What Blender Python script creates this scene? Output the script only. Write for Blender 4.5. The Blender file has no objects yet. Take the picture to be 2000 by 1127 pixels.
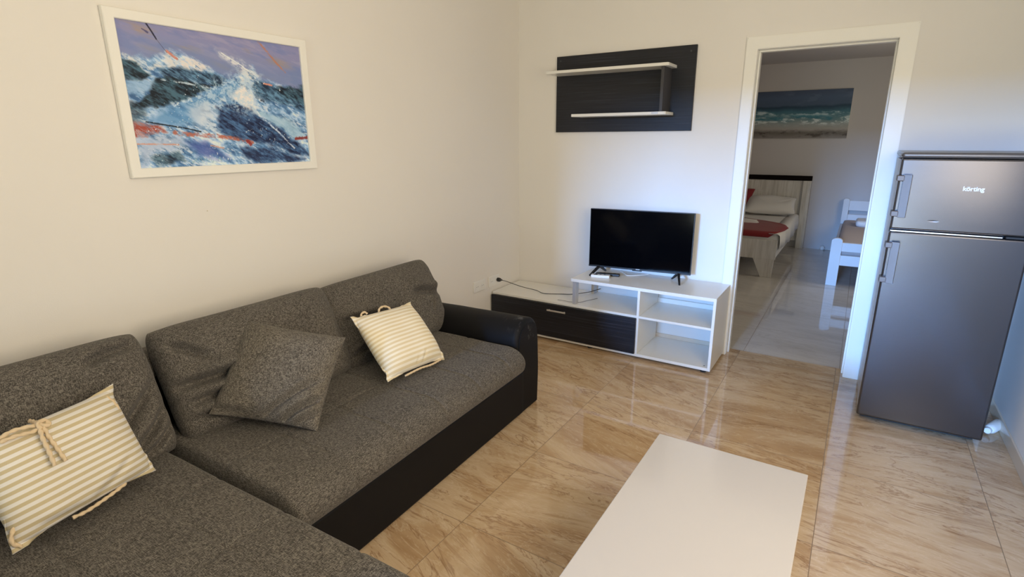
import bpy, bmesh, math, random
import numpy as np
from mathutils import Vector, Matrix, Quaternion, noise
R_ = math.radians
random.seed(5)
SC = bpy.context.scene
COL = SC.collection

# ------------------------------------------------------------------ camera
CAM = Vector((2.36346, -3.85697, 1.47946))
yaw, pitch, roll = R_(-32.291), R_(15.342), R_(-0.252)
fw = Vector((math.sin(yaw)*math.cos(pitch), math.cos(yaw)*math.cos(pitch), -math.sin(pitch)))
rt = Vector((math.cos(yaw), -math.sin(yaw), 0)); up = rt.cross(fw)
rr = rt*math.cos(roll)+up*math.sin(roll); uu = -rt*math.sin(roll)+up*math.cos(roll)
cd = bpy.data.cameras.new('camera'); cam = bpy.data.objects.new('camera', cd); COL.objects.link(cam)
cd.sensor_width = 36; cd.lens = 36*1059.6421/2000; cd.clip_start = .02
cam.matrix_world = Matrix(((rr.x, uu.x, -fw.x, CAM.x), (rr.y, uu.y, -fw.y, CAM.y), (rr.z, uu.z, -fw.z, CAM.z), (0, 0, 0, 1)))
SC.camera = cam

# ------------------------------------------------------------------ world, lights, exposure
SC.view_settings.view_transform = 'Standard'; SC.view_settings.look = 'None'
SC.view_settings.gamma = 1; SC.view_settings.use_curve_mapping = False
SC.view_settings.exposure = 0.0
SC.cycles.use_denoising = True
SC.cycles.max_bounces = 10; SC.cycles.diffuse_bounces = 6; SC.cycles.glossy_bounces = 4
SC.cycles.sample_clamp_indirect = 6
W = bpy.data.worlds.new('world'); SC.world = W; W.use_nodes = True
nt = W.node_tree; nt.nodes.clear()
wo = nt.nodes.new('ShaderNodeOutputWorld'); bg = nt.nodes.new('ShaderNodeBackground')
sky = nt.nodes.new('ShaderNodeTexSky'); sky.sky_type = 'HOSEK_WILKIE'; sky.sun_direction = (.5, -.4, .7); sky.turbidity = 2.5
nt.links.new(sky.outputs[0], bg.inputs[0]); bg.inputs[1].default_value = 1.6; nt.links.new(bg.outputs[0], wo.inputs[0])

def area(name, loc, target, sx, sy, power, color, spread=180):
    l = bpy.data.lights.new(name, 'AREA'); l.shape = 'RECTANGLE'; l.size = sx; l.size_y = sy
    l.energy = power; l.color = color; l.spread = R_(spread)
    o = bpy.data.objects.new(name, l); COL.objects.link(o); o.location = loc
    o.rotation_euler = (Vector(target)-Vector(loc)).to_track_quat('-Z', 'Y').to_euler()
    return o
# blue patch of sky seen through the balcony door in the rear wall
area('sky_light', (.3, -20.6, 3.95), (1.6, -5.6, 1.6), 2.6, 2.5, 1512, (.213, .469, 1.0), 90)
# sunlit terrace floor outside the balcony door
area('terrace_light', (1.7, -7.4, .35), (1.7, -5.6, 1.1), 2.4, 1.0, 52, (.93, 1.0, .86), 140)
# warm fill added at the right wall, as if from an unseen window
area('warm_fill_light', (3.12, -3.0, 1.6), (0, -2.2, 1.3), 1.8, 1.2, 51, (1.0, .83, .59))
# dim daylight in the bedroom window
area('bedroom_light', (3.62, 2.6, 1.6), (0, 3.0, 1.0), 1.2, 1.1, 15, (1.0, .88, .66))

# ------------------------------------------------------------------ helpers
def tag(o, label=None, cat=None, group=None, kind=None):
    if label: o['label'] = label
    if cat: o['category'] = cat
    if group: o['group'] = group
    if kind: o['kind'] = kind
    return o
def thing(name, loc, label, cat, group=None, rz=0):
    o = bpy.data.objects.new(name, None); COL.objects.link(o); o.location = loc
    o.rotation_euler = (0, 0, rz); o.empty_display_size = .05
    return tag(o, label, cat, group)
def obj(name, bm, mat, parent=None, smooth=False, world=True):
    """link bm as one mesh; coordinates are in the parent's frame"""
    me = bpy.data.meshes.new(name)
    bmesh.ops.recalc_face_normals(bm, faces=bm.faces)
    if smooth:
        for f in bm.faces: f.smooth = True
    bm.to_mesh(me); bm.free()
    o = bpy.data.objects.new(name, me); COL.objects.link(o)
    if isinstance(mat, (list, tuple)):
        for m in mat: me.materials.append(m)
    else: me.materials.append(mat)
    if parent: o.parent = parent
    return o
def loose(name, bm, mat, loc, smooth, label, cat, group=None, rot=(0, 0, 0)):
    o = obj(name, bm, mat, None, smooth); o.location = loc; o.rotation_euler = rot
    return tag(o, label, cat, group)
def struct(name, bm, mat, smooth=False):
    return tag(obj(name, bm, mat, None, smooth), kind='structure')
def box(bm, x0, x1, y0, y1, z0, z1, bev=0, seg=2, mi=0):
    r = bmesh.ops.create_cube(bm, size=1)
    vs = r['verts']
    for v in vs:
        v.co = Vector((x0+(v.co.x+.5)*(x1-x0), y0+(v.co.y+.5)*(y1-y0), z0+(v.co.z+.5)*(z1-z0)))
    fs = set(f for v in vs for f in v.link_faces)
    for f in fs: f.material_index = mi
    if bev:
        es = list(set(e for v in vs for e in v.link_edges))
        bmesh.ops.bevel(bm, geom=es, offset=bev, segments=seg, affect='EDGES', profile=.5)
    return bm
def B(*a, **k):
    return box(bmesh.new(), *a, **k)
def prism(pts, d0, d1, axis='y', bev=0, seg=2, bm=None):
    """extrude a closed 2-D outline along an axis; pts are the other two coordinates in order"""
    bm = bm or bmesh.new()
    def P(a, b, d):
        return {'x': (d, a, b), 'y': (a, d, b), 'z': (a, b, d)}[axis]
    v0 = [bm.verts.new(P(a, b, d0)) for a, b in pts]; v1 = [bm.verts.new(P(a, b, d1)) for a, b in pts]
    n = len(pts)
    fa = bm.faces.new(v0); fb = bm.faces.new(v1[::-1])
    for i in range(n): bm.faces.new((v0[i], v1[i], v1[(i+1) % n], v0[(i+1) % n]))
    if bev:
        es = list(fa.edges)+list(fb.edges)
        bmesh.ops.bevel(bm, geom=es, offset=bev, segments=seg, affect='EDGES', profile=.5)
    return bm
def smooth_path(pts, n=8):
    P = [Vector(p) for p in pts]
    if len(P) < 3: return P
    Q = [P[0]*2-P[1]]+P+[P[-1]*2-P[-2]]
    out = []
    for i in range(1, len(Q)-2):
        for k in range(n):
            t = k/n
            a, b, c, d = Q[i-1], Q[i], Q[i+1], Q[i+2]
            out.append(.5*((2*b)+(c-a)*t+(2*a-5*b+4*c-d)*t*t+(3*b-a-3*c+d)*t**3))
    out.append(P[-1]); return out
def tube(bm, pts, r, sides=8, twist=0, n=8, cap=True):
    P = smooth_path(pts, n) if n else [Vector(p) for p in pts]
    rings = []; prev = None
    L = 0
    for i, p in enumerate(P):
        t = (P[min(i+1, len(P)-1)]-P[max(i-1, 0)]).normalized()
        if prev is None:
            a = t.orthogonal().normalized()
        else:
            a = (prev-t*prev.dot(t)).normalized()
        prev = a; b = t.cross(a)
        if i: L += (p-P[i-1]).length
        ring = []
        for k in range(sides):
            an = 2*math.pi*k/sides
            rk = r*(1+(.22*math.cos(2*(an)-L*twist) if twist else 0))
            ring.append(bm.verts.new(p+rk*(a*math.cos(an)+b*math.sin(an))))
        rings.append(ring)
    for A, C in zip(rings, rings[1:]):
        for k in range(sides): bm.faces.new((A[k], A[(k+1) % sides], C[(k+1) % sides], C[k]))
    if cap: bm.faces.new(rings[0][::-1]); bm.faces.new(rings[-1])
    return bm
def lathe(prof, sides=24, bm=None, axis='z', c=(0, 0, 0)):
    bm = bm or bmesh.new(); rings = []
    def M(x, y, z):
        if axis == 'z': v = (x, y, z)
        elif axis == 'x': v = (z, x, y)
        else: v = (x, z, y)
        return Vector(v)+Vector(c)
    for r, z in prof:
        rings.append([bm.verts.new(M(r*math.cos(2*math.pi*k/sides), r*math.sin(2*math.pi*k/sides), z)) for k in range(sides)])
    for A, C in zip(rings, rings[1:]):
        for k in range(sides): bm.faces.new((A[k], A[(k+1) % sides], C[(k+1) % sides], C[k]))
    bm.faces.new(rings[0][::-1]); bm.faces.new(rings[-1])
    return bm
def soft_box(x0, x1, y0, y1, z0, z1, r, step=.018, disp=None):
    """rounded block with a fine grid; disp(co, normal) -> displacement along the normal"""
    bm = bmesh.new()
    n = [max(3, int(round(d/step))) for d in (x1-x0, y1-y0, z1-z0)]
    lo = (x0, y0, z0); hi = (x1, y1, z1); cache = {}
    def V(i, j, k):
        key = (i, j, k)
        if key not in cache:
            p = Vector([lo[a]+(hi[a]-lo[a])*key[a]/n[a] for a in range(3)])
            q = Vector([min(max(p[a], lo[a]+r[a]), hi[a]-r[a]) for a in range(3)])
            d = p-q
            e = Vector([d[a]/r[a] if r[a] else 0 for a in range(3)])
            if e.length > 1e-9:
                m = max(abs(c) for c in e); u = e.normalized()*m
                p = q+Vector([u[a]*r[a] for a in range(3)])
                nn = Vector([u[a]/r[a] for a in range(3)]).normalized()
            else: nn = Vector((0, 0, 1))
            if disp: p = p+nn*disp(p, nn)
            cache[key] = bm.verts.new(p)
        return cache[key]
    for a in range(3):
        b, c = (a+1) % 3, (a+2) % 3
        for s in (0, n[a]):
            for i in range(n[b]):
                for j in range(n[c]):
                    q = []
                    for di, dj in ((0, 0), (1, 0), (1, 1), (0, 1)):
                        k = [0, 0, 0]; k[a] = s; k[b] = i+di; k[c] = j+dj; q.append(V(*k))
                    bm.faces.new(q)
    return bm
def seg_dist(px, py, a, b):
    ax, ay = a; bx, by = b; dx, dy = bx-ax, by-ay
    t = ((px-ax)*dx+(py-ay)*dy)/(dx*dx+dy*dy); tc = min(max(t, 0), 1)
    return math.hypot(px-ax-dx*tc, py-ay-dy*tc), t
def cushion(w, h, t, pinch=.03, p=3.0, q=.55, folds=(), n=46, seed=0, wob=.006, edge=.004, corner=0, sag=0):
    """pillow: outline in X (width) and Y (height), filling in Z; pinch draws the edges in between the corners"""
    bm = bmesh.new(); m = max(8, int(n*h/w))
    S = {}
    for s in (1, -1):
        for i in range(n+1):
            for j in range(m+1):
                u = 2*i/n-1; v = 2*j/m-1
                u = math.sin(u*math.pi/2)*.55+u*.45; v = math.sin(v*math.pi/2)*.55+v*.45
                border = i in (0, n) or j in (0, m)
                if border and s < 0: S[(s, i, j)] = S[(1, i, j)]; continue
                f = max(0, 1-abs(u)**p)**q*max(0, 1-abs(v)**p)**q
                x = u*w/2*(1-pinch*2*(1-v*v)*abs(u)**2/w*1.0); y = v*h/2*(1-pinch*2*(1-u*u)*abs(v)**2/h)
                if corner:
                    cc = (abs(u)*abs(v))**6; x *= 1-corner*cc; y *= 1-corner*cc
                z = s*(t/2*f+edge*(0 if border else 1)*min(1, f*4))
                nv = noise.noise(Vector((x*5+seed*7.1, y*5, s*3.3+seed)))
                z += s*f*wob*nv*2
                if s > 0:
                    for (a, b, wd, dp) in folds:
                        wy = .012*noise.noise(Vector((x*9, seed, a[0]*5)))
                        d, tt = seg_dist(x, y+wy, a, b)
                        fade = max(0, min(1, min(tt, 1-tt)*4+.15)) if 0 < tt < 1 else .15
                        z -= dp*math.exp(-(d/wd)**2)*fade*min(1, f*2.2)
                        d2, _ = seg_dist(x, y+wy-wd*2.0, a, b)
                        z += .5*dp*math.exp(-(d2/(wd*1.4))**2)*fade*min(1, f*2.2)
                if sag: y -= sag*(1-u*u)*(v > 0)*v*v
                S[(s, i, j)] = bm.verts.new((x, y, z))
        for i in range(n):
            for j in range(m):
                c = [S[(s, i, j)], S[(s, i+1, j)], S[(s, i+1, j+1)], S[(s, i, j+1)]]
                bm.faces.new(c if s > 0 else c[::-1])
    return bm
def frame_from(o, xdir, ydir):
    x = Vector(xdir).normalized(); z = x.cross(Vector(ydir)).normalized(); y = z.cross(x)
    return Matrix(((x.x, y.x, z.x, o[0]), (x.y, y.y, z.y, o[1]), (x.z, y.z, z.z, o[2]), (0, 0, 0, 1)))

# ------------------------------------------------------------------ materials
def mat(name, color=(.8, .8, .8), rough=.5, metal=0, spec=.5, coat=0, sheen=0):
    m = bpy.data.materials.new(name); m.use_nodes = True; b = m.node_tree.nodes['Principled BSDF']
    b.inputs['Base Color'].default_value = (*color, 1); b.inputs['Roughness'].default_value = rough
    b.inputs['Metallic'].default_value = metal; b.inputs['Specular IOR Level'].default_value = spec
    b.inputs['Coat Weight'].default_value = coat; b.inputs['Sheen Weight'].default_value = sheen
    return m
class N:
    def __init__(s, m): s.t = m.node_tree; s.b = s.t.nodes['Principled BSDF']
    def n(s, k, **kw):
        x = s.t.nodes.new(k)
        for a, v in kw.items():
            if a.startswith('i_'): x.inputs[a[2:].replace('_', ' ')].default_value = v
            else: setattr(x, a, v)
        return x
    def l(s, a, b): s.t.links.new(a, b)
    def ramp(s, fac, stops):
        r = s.n('ShaderNodeValToRGB'); e = r.color_ramp.elements
        while len(e) < len(stops): e.new(.5)
        for x, (p, c) in zip(e, stops): x.position = p; x.color = (*c, 1) if len(c) == 3 else c
        s.l(fac, r.inputs[0]); return r.outputs[0]
    def coord(s, scale=(1, 1, 1), rot=(0, 0, 0), kind='Object'):
        c = s.n('ShaderNodeTexCoord'); m = s.n('ShaderNodeMapping'); m.inputs['Scale'].default_value = scale; m.inputs['Rotation'].default_value = rot
        s.l(c.outputs[kind], m.inputs[0]); return m.outputs[0]
    def noise(s, vec, scale, detail=4, rough=.55, dist=0):
        x = s.n('ShaderNodeTexNoise'); x.inputs['Scale'].default_value = scale; x.inputs['Detail'].default_value = detail
        x.inputs['Roughness'].default_value = rough; x.inputs['Distortion'].default_value = dist
        s.l(vec, x.inputs['Vector']); return x.outputs['Fac']
    def math(s, op, a, b=None, c=None):
        x = s.n('ShaderNodeMath', operation=op)
        for i, v in enumerate((a, b, c)):
            if v is None: continue
            if isinstance(v, (int, float)): x.inputs[i].default_value = v
            else: s.l(v, x.inputs[i])
        return x.outputs[0]
    def mix(s, fac, a, b, kind='MIX'):
        x = s.n('ShaderNodeMix', data_type='RGBA', blend_type=kind)
        for i, v in ((0, fac), (6, a), (7, b)):
            if isinstance(v, (int, float)): x.inputs[i].default_value = v
            elif isinstance(v, tuple): x.inputs[i].default_value = (*v, 1)
            else: s.l(v, x.inputs[i])
        return x.outputs[2]
    def bump(s, h, dist=.001, strength=1):
        x = s.n('ShaderNodeBump'); x.inputs['Strength'].default_value = strength; x.inputs['Distance'].default_value = dist
        s.l(h, x.inputs['Height']); s.l(x.outputs[0], s.b.inputs['Normal'])

def wall_mat(name, color):
    m = mat(name, color, .85, spec=.25); g = N(m); v = g.coord()
    f = g.noise(v, 1.3, 3); c = g.ramp(f, [(.3, tuple(x*.975 for x in color)), (.7, color)])
    g.l(c, g.b.inputs['Base Color']); g.bump(g.noise(v, 260, 3), .0006, .35); return m
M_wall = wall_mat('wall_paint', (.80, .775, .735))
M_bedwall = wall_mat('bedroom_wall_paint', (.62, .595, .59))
M_ceil = wall_mat('ceiling_paint', (.82, .80, .76))

def tile_mat(name, cols, size=(.6, .6), joint=(.26, .18, .11), rough=.05, vein=1.0, sh=(0, 0), jw=.0028):
    m = mat(name, (1, 1, 1), rough, spec=.5); g = N(m)
    c = g.n('ShaderNodeTexCoord'); sp = g.n('ShaderNodeSeparateXYZ'); g.l(c.outputs['Object'], sp.inputs[0])
    tx = g.math('DIVIDE', g.math('SUBTRACT', sp.outputs[0], sh[0]), size[0]); ty = g.math('DIVIDE', g.math('SUBTRACT', sp.outputs[1], sh[1]), size[1])
    fx = g.math('FLOOR', tx); fy = g.math('FLOOR', ty)
    cx = g.n('ShaderNodeCombineXYZ'); g.l(fx, cx.inputs[0]); g.l(fy, cx.inputs[1])
    wn = g.n('ShaderNodeTexWhiteNoise', noise_dimensions='3D'); g.l(cx.outputs[0], wn.inputs['Vector'])
    rs = g.n('ShaderNodeSeparateColor'); g.l(wn.outputs['Color'], rs.inputs[0])
    # turned and shifted per tile
    vr = g.n('ShaderNodeVectorRotate', rotation_type='Z_AXIS'); g.l(c.outputs['Object'], vr.inputs['Vector'])
    g.l(g.math('MULTIPLY_ADD', rs.outputs[0], .55, -.12), vr.inputs['Angle'])
    off = g.n('ShaderNodeVectorMath', operation='SCALE'); g.l(wn.outputs['Color'], off.inputs[0]); off.inputs['Scale'].default_value = 17
    ad = g.n('ShaderNodeVectorMath', operation='ADD'); g.l(vr.outputs[0], ad.inputs[0]); g.l(off.outputs[0], ad.inputs[1])
    mp = g.n('ShaderNodeMapping'); mp.inputs['Scale'].default_value = (.8, 3.3, 1); g.l(ad.outputs[0], mp.inputs[0]); v = mp.outputs[0]
    f1 = g.noise(v, 1.15, 7, .62, 1.1); base = g.ramp(f1, [(.28, cols[0]), (.44, cols[1]), (.54, cols[2]), (.66, cols[1]), (.8, cols[3])])
    f2 = g.noise(v, 2.3, 8, .6, 1.9)
    d = g.math('ABSOLUTE', g.math('SUBTRACT', f2, .5))
    vein_m = g.ramp(d, [(0, (1, 1, 1)), (.008, (.6, .6, .6)), (.026, (0, 0, 0))])
    k = g.noise(v, 1.1, 2); vm = g.math('MULTIPLY', g.math('MULTIPLY', vein_m, g.ramp(k, [(.36, (0, 0, 0)), (.52, (1, 1, 1))])), .8*vein)
    base = g.mix(vm, base, cols[4])
    f3 = g.noise(v, 3.1, 8, .65, 2.2); d3 = g.math('ABSOLUTE', g.math('SUBTRACT', f3, .52))
    lm = g.math('MULTIPLY', g.ramp(d3, [(0, (1, 1, 1)), (.02, (0, 0, 0))]), .4*vein); base = g.mix(lm, base, cols[5])
    fine = g.noise(v, 30, 4, .7); base = g.mix(.10, base, g.ramp(fine, [(.3, cols[4]), (.7, cols[5])]), 'OVERLAY')
    # joints
    def jn(t, fl, s):
        a = g.math('SUBTRACT', t, fl); e = g.math('MINIMUM', a, g.math('SUBTRACT', 1.0, a)); return g.math('MULTIPLY', e, s)
    e = g.math('MINIMUM', jn(tx, fx, size[0]), jn(ty, fy, size[1])); jm = g.math('LESS_THAN', e, jw/2)
    g.l(g.mix(jm, base, joint), g.b.inputs['Base Color'])
    g.l(g.math('MULTIPLY_ADD', jm, .3, rough), g.b.inputs['Roughness'])
    hn = g.noise(g.coord(), 2.2, 2); h = g.math('ADD', g.math('MULTIPLY', g.math('SUBTRACT', 1, jm), 1.0), g.math('MULTIPLY', hn, .06))
    g.bump(h, .0008, .35); return m
M_floor = tile_mat('marbled_beige_tile', [(.40, .255, .135), (.52, .37, .225), (.62, .48, .325), (.68, .555, .40), (.28, .155, .075), (.76, .65, .50)])
M_floor2 = tile_mat('pale_grey_tile', [(.53, .50, .46), (.62, .59, .55), (.67, .64, .60), (.60, .57, .53), (.42, .37, .32), (.72, .69, .65)], size=(.6, .6), rough=.04, vein=.45, sh=(.02, .14))
M_base = mat('baseboard_tile', (.66, .56, .44), .15)
M_trim = mat('white_lacquer_trim', (.86, .85, .80), .3)
M_white = mat('white_melamine', (.80, .79, .75), .28)
M_gloss = mat('white_gloss_table', (.50, .465, .42), .16, coat=.3)
M_plastic = mat('white_plastic', (.82, .82, .80), .35)
M_black = mat('black_plastic', (.012, .012, .013), .35)
M_screen = mat('tv_screen_glass', (.0015, .0015, .002), .10, spec=.12)
M_chrome = mat('brushed_aluminium', (.62, .6, .58), .35, metal=.55)
M_steelside = mat('silver_painted_steel', (.42, .43, .45), .35)
M_rubber = mat('dark_rubber', (.02, .02, .02), .7)
M_rope = mat('cotton_rope', (.66, .52, .34), .9)
M_red = mat('red_cloth', (.22, .008, .012), .8, sheen=.15)
M_sheet = mat('white_sheet', (.74, .73, .72), .85)
M_mauve = mat('grey_mauve_cloth', (.50, .43, .41), .9)
M_whitewood = mat('white_painted_wood', (.74, .73, .73), .4)
M_glass = mat('window_glass', (.9, .95, 1), .0); N(M_glass).b.inputs['Transmission Weight'].default_value = 1

def wenge():
    m = mat('black_brown_wood', (.01, .01, .012), .42, spec=.4); g = N(m)
    v = g.coord((1.2, 1.2, 85)); f = g.noise(v, 2.0, 5, .6, .3)
    g.l(g.ramp(f, [(.3, (.006, .0065, .009)), (.55, (.012, .013, .019)), (.75, (.034, .037, .050))]), g.b.inputs['Base Color'])
    g.bump(f, .0008, .6); return m
M_wenge = wenge()
def whitewash():
    m = mat('whitewashed_wood', (.6, .56, .5), .5); g = N(m)
    v = g.coord((14, 14, 1.2)); f = g.noise(v, 2.5, 5, .6, .4)
    g.l(g.ramp(f, [(.3, (.50, .475, .43)), (.5, (.66, .635, .59)), (.7, (.76, .74, .70))]), g.b.inputs['Base Color']); return m
M_wash = whitewash()
def fabric(name, lo, mid, hi, scale=1.0):
    """melange weave: short light and dark threads running two ways"""
    m = mat(name, mid, .95, spec=.12, sheen=.08); g = N(m)
    a = g.noise(g.coord((1, 1, 1)), 7, 3)
    w = 560*scale; l = 95*scale
    n1 = g.noise(g.coord((l, w, w)), 1, 1, .5); n2 = g.noise(g.coord((w, l, w)), 1, 1, .5); n3 = g.noise(g.coord((w, w, l)), 1, 1, .5)
    s = g.math('ADD', g.math('MULTIPLY', n1, .36), g.math('ADD', g.math('MULTIPLY', n2, .36), g.math('MULTIPLY', n3, .28)))
    s2 = g.math('ADD', s, g.math('MULTIPLY', g.math('SUBTRACT', a, .5), .05))
    g.l(g.ramp(s2, [(.41, lo), (.50, mid), (.59, hi)]), g.b.inputs['Base Color'])
    g.bump(s, .0016, .55); return m
M_fab = fabric('charcoal_melange_fabric', (.040, .036, .032), (.096, .087, .077), (.200, .182, .158), .9)
M_fab2 = fabric('grey_melange_pillow_fabric', (.048, .042, .035), (.118, .105, .088), (.235, .21, .175), .85)
def leather():
    m = mat('black_faux_leather', (.008, .0078, .0085), .55, spec=.14); g = N(m); v = g.coord()
    # grey scuffs worn into the front roll of the arm
    c = g.n('ShaderNodeTexCoord'); d = g.n('ShaderNodeVectorMath', operation='DISTANCE'); g.l(c.outputs['Object'], d.inputs[0]); d.inputs[1].default_value = (.88, -.10, .505)
    near = g.ramp(d.outputs['Value'], [(.035, (1, 1, 1)), (.14, (0, 0, 0))])
    f = g.noise(g.coord((16, 7, 7), (.4, .2, .5)), 2.6, 5, .6, .2)
    k = g.math('MULTIPLY', near, g.ramp(f, [(.56, (0, 0, 0)), (.66, (1, 1, 1))]))
    g.l(g.mix(g.math('MULTIPLY', k, .6), (.008, .0078, .0085), (.12, .115, .11)), g.b.inputs['Base Color'])
    g.bump(g.noise(v, 420, 2), .0006, .3); return m
M_leather = leather()
def steel():
    m = mat('dark_brushed_steel', (.20, .20, .21), .30, metal=.95); g = N(m)
    v = g.coord((4, 4, 700)); f = g.noise(v, 1, 2)
    g.l(g.math('MULTIPLY_ADD', f, .05, .22), g.b.inputs['Roughness'])
    g.l(g.ramp(f, [(.3, (.108, .105, .110)), (.7, (.116, .113, .118))]), g.b.inputs['Base Color'])
    # small dent
    c = g.n('ShaderNodeTexCoord'); mp = g.n('ShaderNodeMapping'); mp.vector_type = 'TEXTURE'; mp.inputs['Location'].default_value = (.165, 0, 1.098); mp.inputs['Scale'].default_value = (.024, 1, .005)
    g.l(c.outputs['Object'], mp.inputs[0]); ln = g.n('ShaderNodeVectorMath', operation='LENGTH')
    fl = g.n('ShaderNodeVectorMath', operation='MULTIPLY'); g.l(mp.outputs[0], fl.inputs[0]); fl.inputs[1].default_value = (1, 0, 1); g.l(fl.outputs[0], ln.inputs[0])
    h = g.ramp(ln.outputs['Value'], [(0, (0, 0, 0)), (1, (1, 1, 1))]); g.bump(h, .002, .35); return m
M_steel = steel()
def stripes(name, period, c1, c2, off=0.0):
    m = mat(name, c1, .9, sheen=.1); g = N(m); c = g.n('ShaderNodeTexCoord'); sp = g.n('ShaderNodeSeparateXYZ'); g.l(c.outputs['Object'], sp.inputs[0])
    wob = g.math('MULTIPLY', g.math('SUBTRACT', g.noise(g.coord(), 6, 2), .5), .004)
    t = g.math('FRACT', g.math('ADD', g.math('DIVIDE', g.math('ADD', sp.outputs[1], wob), period), off))
    e = g.math('ABSOLUTE', g.math('SUBTRACT', t, .5)); s = g.ramp(e, [(.235, (0, 0, 0)), (.265, (1, 1, 1))])
    g.l(g.mix(s, c1, c2), g.b.inputs['Base Color'])
    g.bump(g.noise(g.coord((1, 1, 1)), 700, 2), .0008, .4); return m
M_str1 = stripes('striped_cotton_tan', .0195, (.54, .455, .28), (.74, .715, .67))
M_str2 = stripes('striped_cotton_cream', .0195, (.70, .60, .40), (.83, .78, .66))
M_hem = mat('cotton_hem', (.76, .71, .60), .9)

# ------------------------------------------------------------------ the room
RX = 3.165; RY = -5.6; CZ = 2.62
def wall_with_holes(axis, pos0, pos1, a0, a1, z0, z1, holes):
    """wall slab normal to axis between pos0,pos1; spans a0..a1; holes (h0,h1,z0,z1)"""
    bm = bmesh.new()
    def bx(p, q, r, s):
        if q-p < 1e-4 or s-r < 1e-4: return
        if axis == 'y': box(bm, p, q, pos0, pos1, r, s)
        else: box(bm, pos0, pos1, p, q, r, s)
    cur = a0
    for h0, h1, hz0, hz1 in sorted(holes):
        bx(cur, h0, z0, z1); bx(h0, h1, z0, hz0); bx(h0, h1, hz1, z1); cur = h1
    bx(cur, a1, z0, z1); return bm
struct('floor', B(0, RX, RY, .13, -.1, 0), M_floor)
struct('floor_bedroom', B(-.7, 3.7, .13, 4.66, -.1, 0), M_floor2)
struct('ceiling', B(-.15, RX+.15, RY-.15, 0, CZ, CZ+.1), M_ceil)
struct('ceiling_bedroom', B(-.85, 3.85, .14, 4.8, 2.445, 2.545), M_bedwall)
struct('wall_left', B(-.15, 0, RY-.15, 0, 0, CZ), M_wall)
struct('wall_back', wall_with_holes('y', 0, .14, -.15, RX+.15, 0, CZ, [(1.704, 2.459, 0, 2.027)]), M_wall)
struct('wall_right', wall_with_holes('x', RX, RX+.15, RY-.15, 0, 0, CZ, [(-3.95, -2.05, 1.0, 2.2)]), M_wall)
struct('wall_front', wall_with_holes('y', RY-.15, RY, 0, RX, 0, CZ, [(.6, 1.35, 1.12, 2.12), (1.35, 3.05, .02, 2.12)]), M_wall)
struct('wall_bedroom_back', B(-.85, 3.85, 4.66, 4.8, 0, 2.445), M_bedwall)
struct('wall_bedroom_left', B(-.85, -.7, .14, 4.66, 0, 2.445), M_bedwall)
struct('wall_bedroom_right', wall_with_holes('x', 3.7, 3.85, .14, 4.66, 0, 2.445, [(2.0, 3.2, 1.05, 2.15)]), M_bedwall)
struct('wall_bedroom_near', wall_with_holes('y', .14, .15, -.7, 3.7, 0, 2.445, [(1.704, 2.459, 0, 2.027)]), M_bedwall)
def opening_frame(axis, p0, p1, a0, a1, z0, z1, name, mid=True):
    bm = bmesh.new(); t = .06
    def bx(p, q, r, s, m=0):
        if axis == 'y': box(bm, p, q, p0, p1, r, s, .004, 1)
        else: box(bm, p0, p1, p, q, r, s, .004, 1)
    bx(a0, a1, z1-t, z1); bx(a0, a1, z0, z0+t); bx(a0, a0+t, z0+t, z1-t); bx(a1-t, a1, z0+t, z1-t)
    return struct(name, bm, M_trim)
opening_frame('y', RY-.12, RY-.06, 1.35, 3.05, .02, 2.12, 'door_2')
opening_frame('y', RY-.12, RY-.06, .6, 1.35, 1.12, 2.12, 'shading_window')  # unseen window, added with a high sill to shade the sofa from the sky
opening_frame('x', RX+.06, RX+.12, -3.95, -2.05, 1.0, 2.2, 'fill_window')  # unseen opening, added to go with the warm fill lamp
opening_frame('x', 3.74, 3.80, 2.0, 3.2, 1.05, 2.15, 'window_2')
# doorway: lining in the wall and casing with mitred outline on the living-room side
bm = bmesh.new()
box(bm, 1.704, 1.724, -.004, .15, 0, 2.007, .002, 1); box(bm, 2.439, 2.459, -.004, .15, 0, 2.007, .002, 1); box(bm, 1.704, 2.459, -.004, .15, 2.007, 2.027, .002, 1)
# rebate strip that the door leaf would close against
box(bm, 1.724, 1.734, .05, .10, 0, 1.997, .002, 1); box(bm, 2.429, 2.439, .05, .10, 0, 1.997, .002, 1); box(bm, 1.724, 2.439, .05, .10, 1.997, 2.007, .002, 1)
struct('door_1', bm, M_trim)
def casing(yf, yb, nm):
    bm = bmesh.new(); o = (1.655, 2.523, 2.08); i = (1.722, 2.441, 2.009)
    ring_o = [(o[0], 0), (o[0], o[2]), (o[1], o[2]), (o[1], 0)]; ring_i = [(i[0], 0), (i[0], i[2]), (i[1], i[2]), (i[1], 0)]
    V = lambda p, y: bm.verts.new((p[0], y, p[1]))
    of = [V(p, yf) for p in ring_o]; inf = [V(p, yf) for p in ring_i]; ob = [V(p, yb) for p in ring_o]; ib = [V(p, yb) for p in ring_i]
    for k in range(3):
        bm.faces.new((of[k], of[k+1], inf[k+1], inf[k])); bm.faces.new((ob[k], ib[k], ib[k+1], ob[k+1]))
        bm.faces.new((of[k], ob[k], ob[k+1], of[k+1])); bm.faces.new((inf[k], inf[k+1], ib[k+1], ib[k]))
    for k in (0, 3): bm.faces.new((of[k], inf[k], ib[k], ob[k]))
    bmesh.ops.recalc_face_normals(bm, faces=bm.faces)
    bmesh.ops.bevel(bm, geom=[e for e in bm.edges if all(abs(v.co.y-yf) < 1e-6 for v in e.verts)], offset=.004, segments=2, affect='EDGES')
    return struct(nm, bm, M_trim)
casing(-.016, 0, 'trim_1'); casing(.166, .15, 'trim_2')
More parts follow.
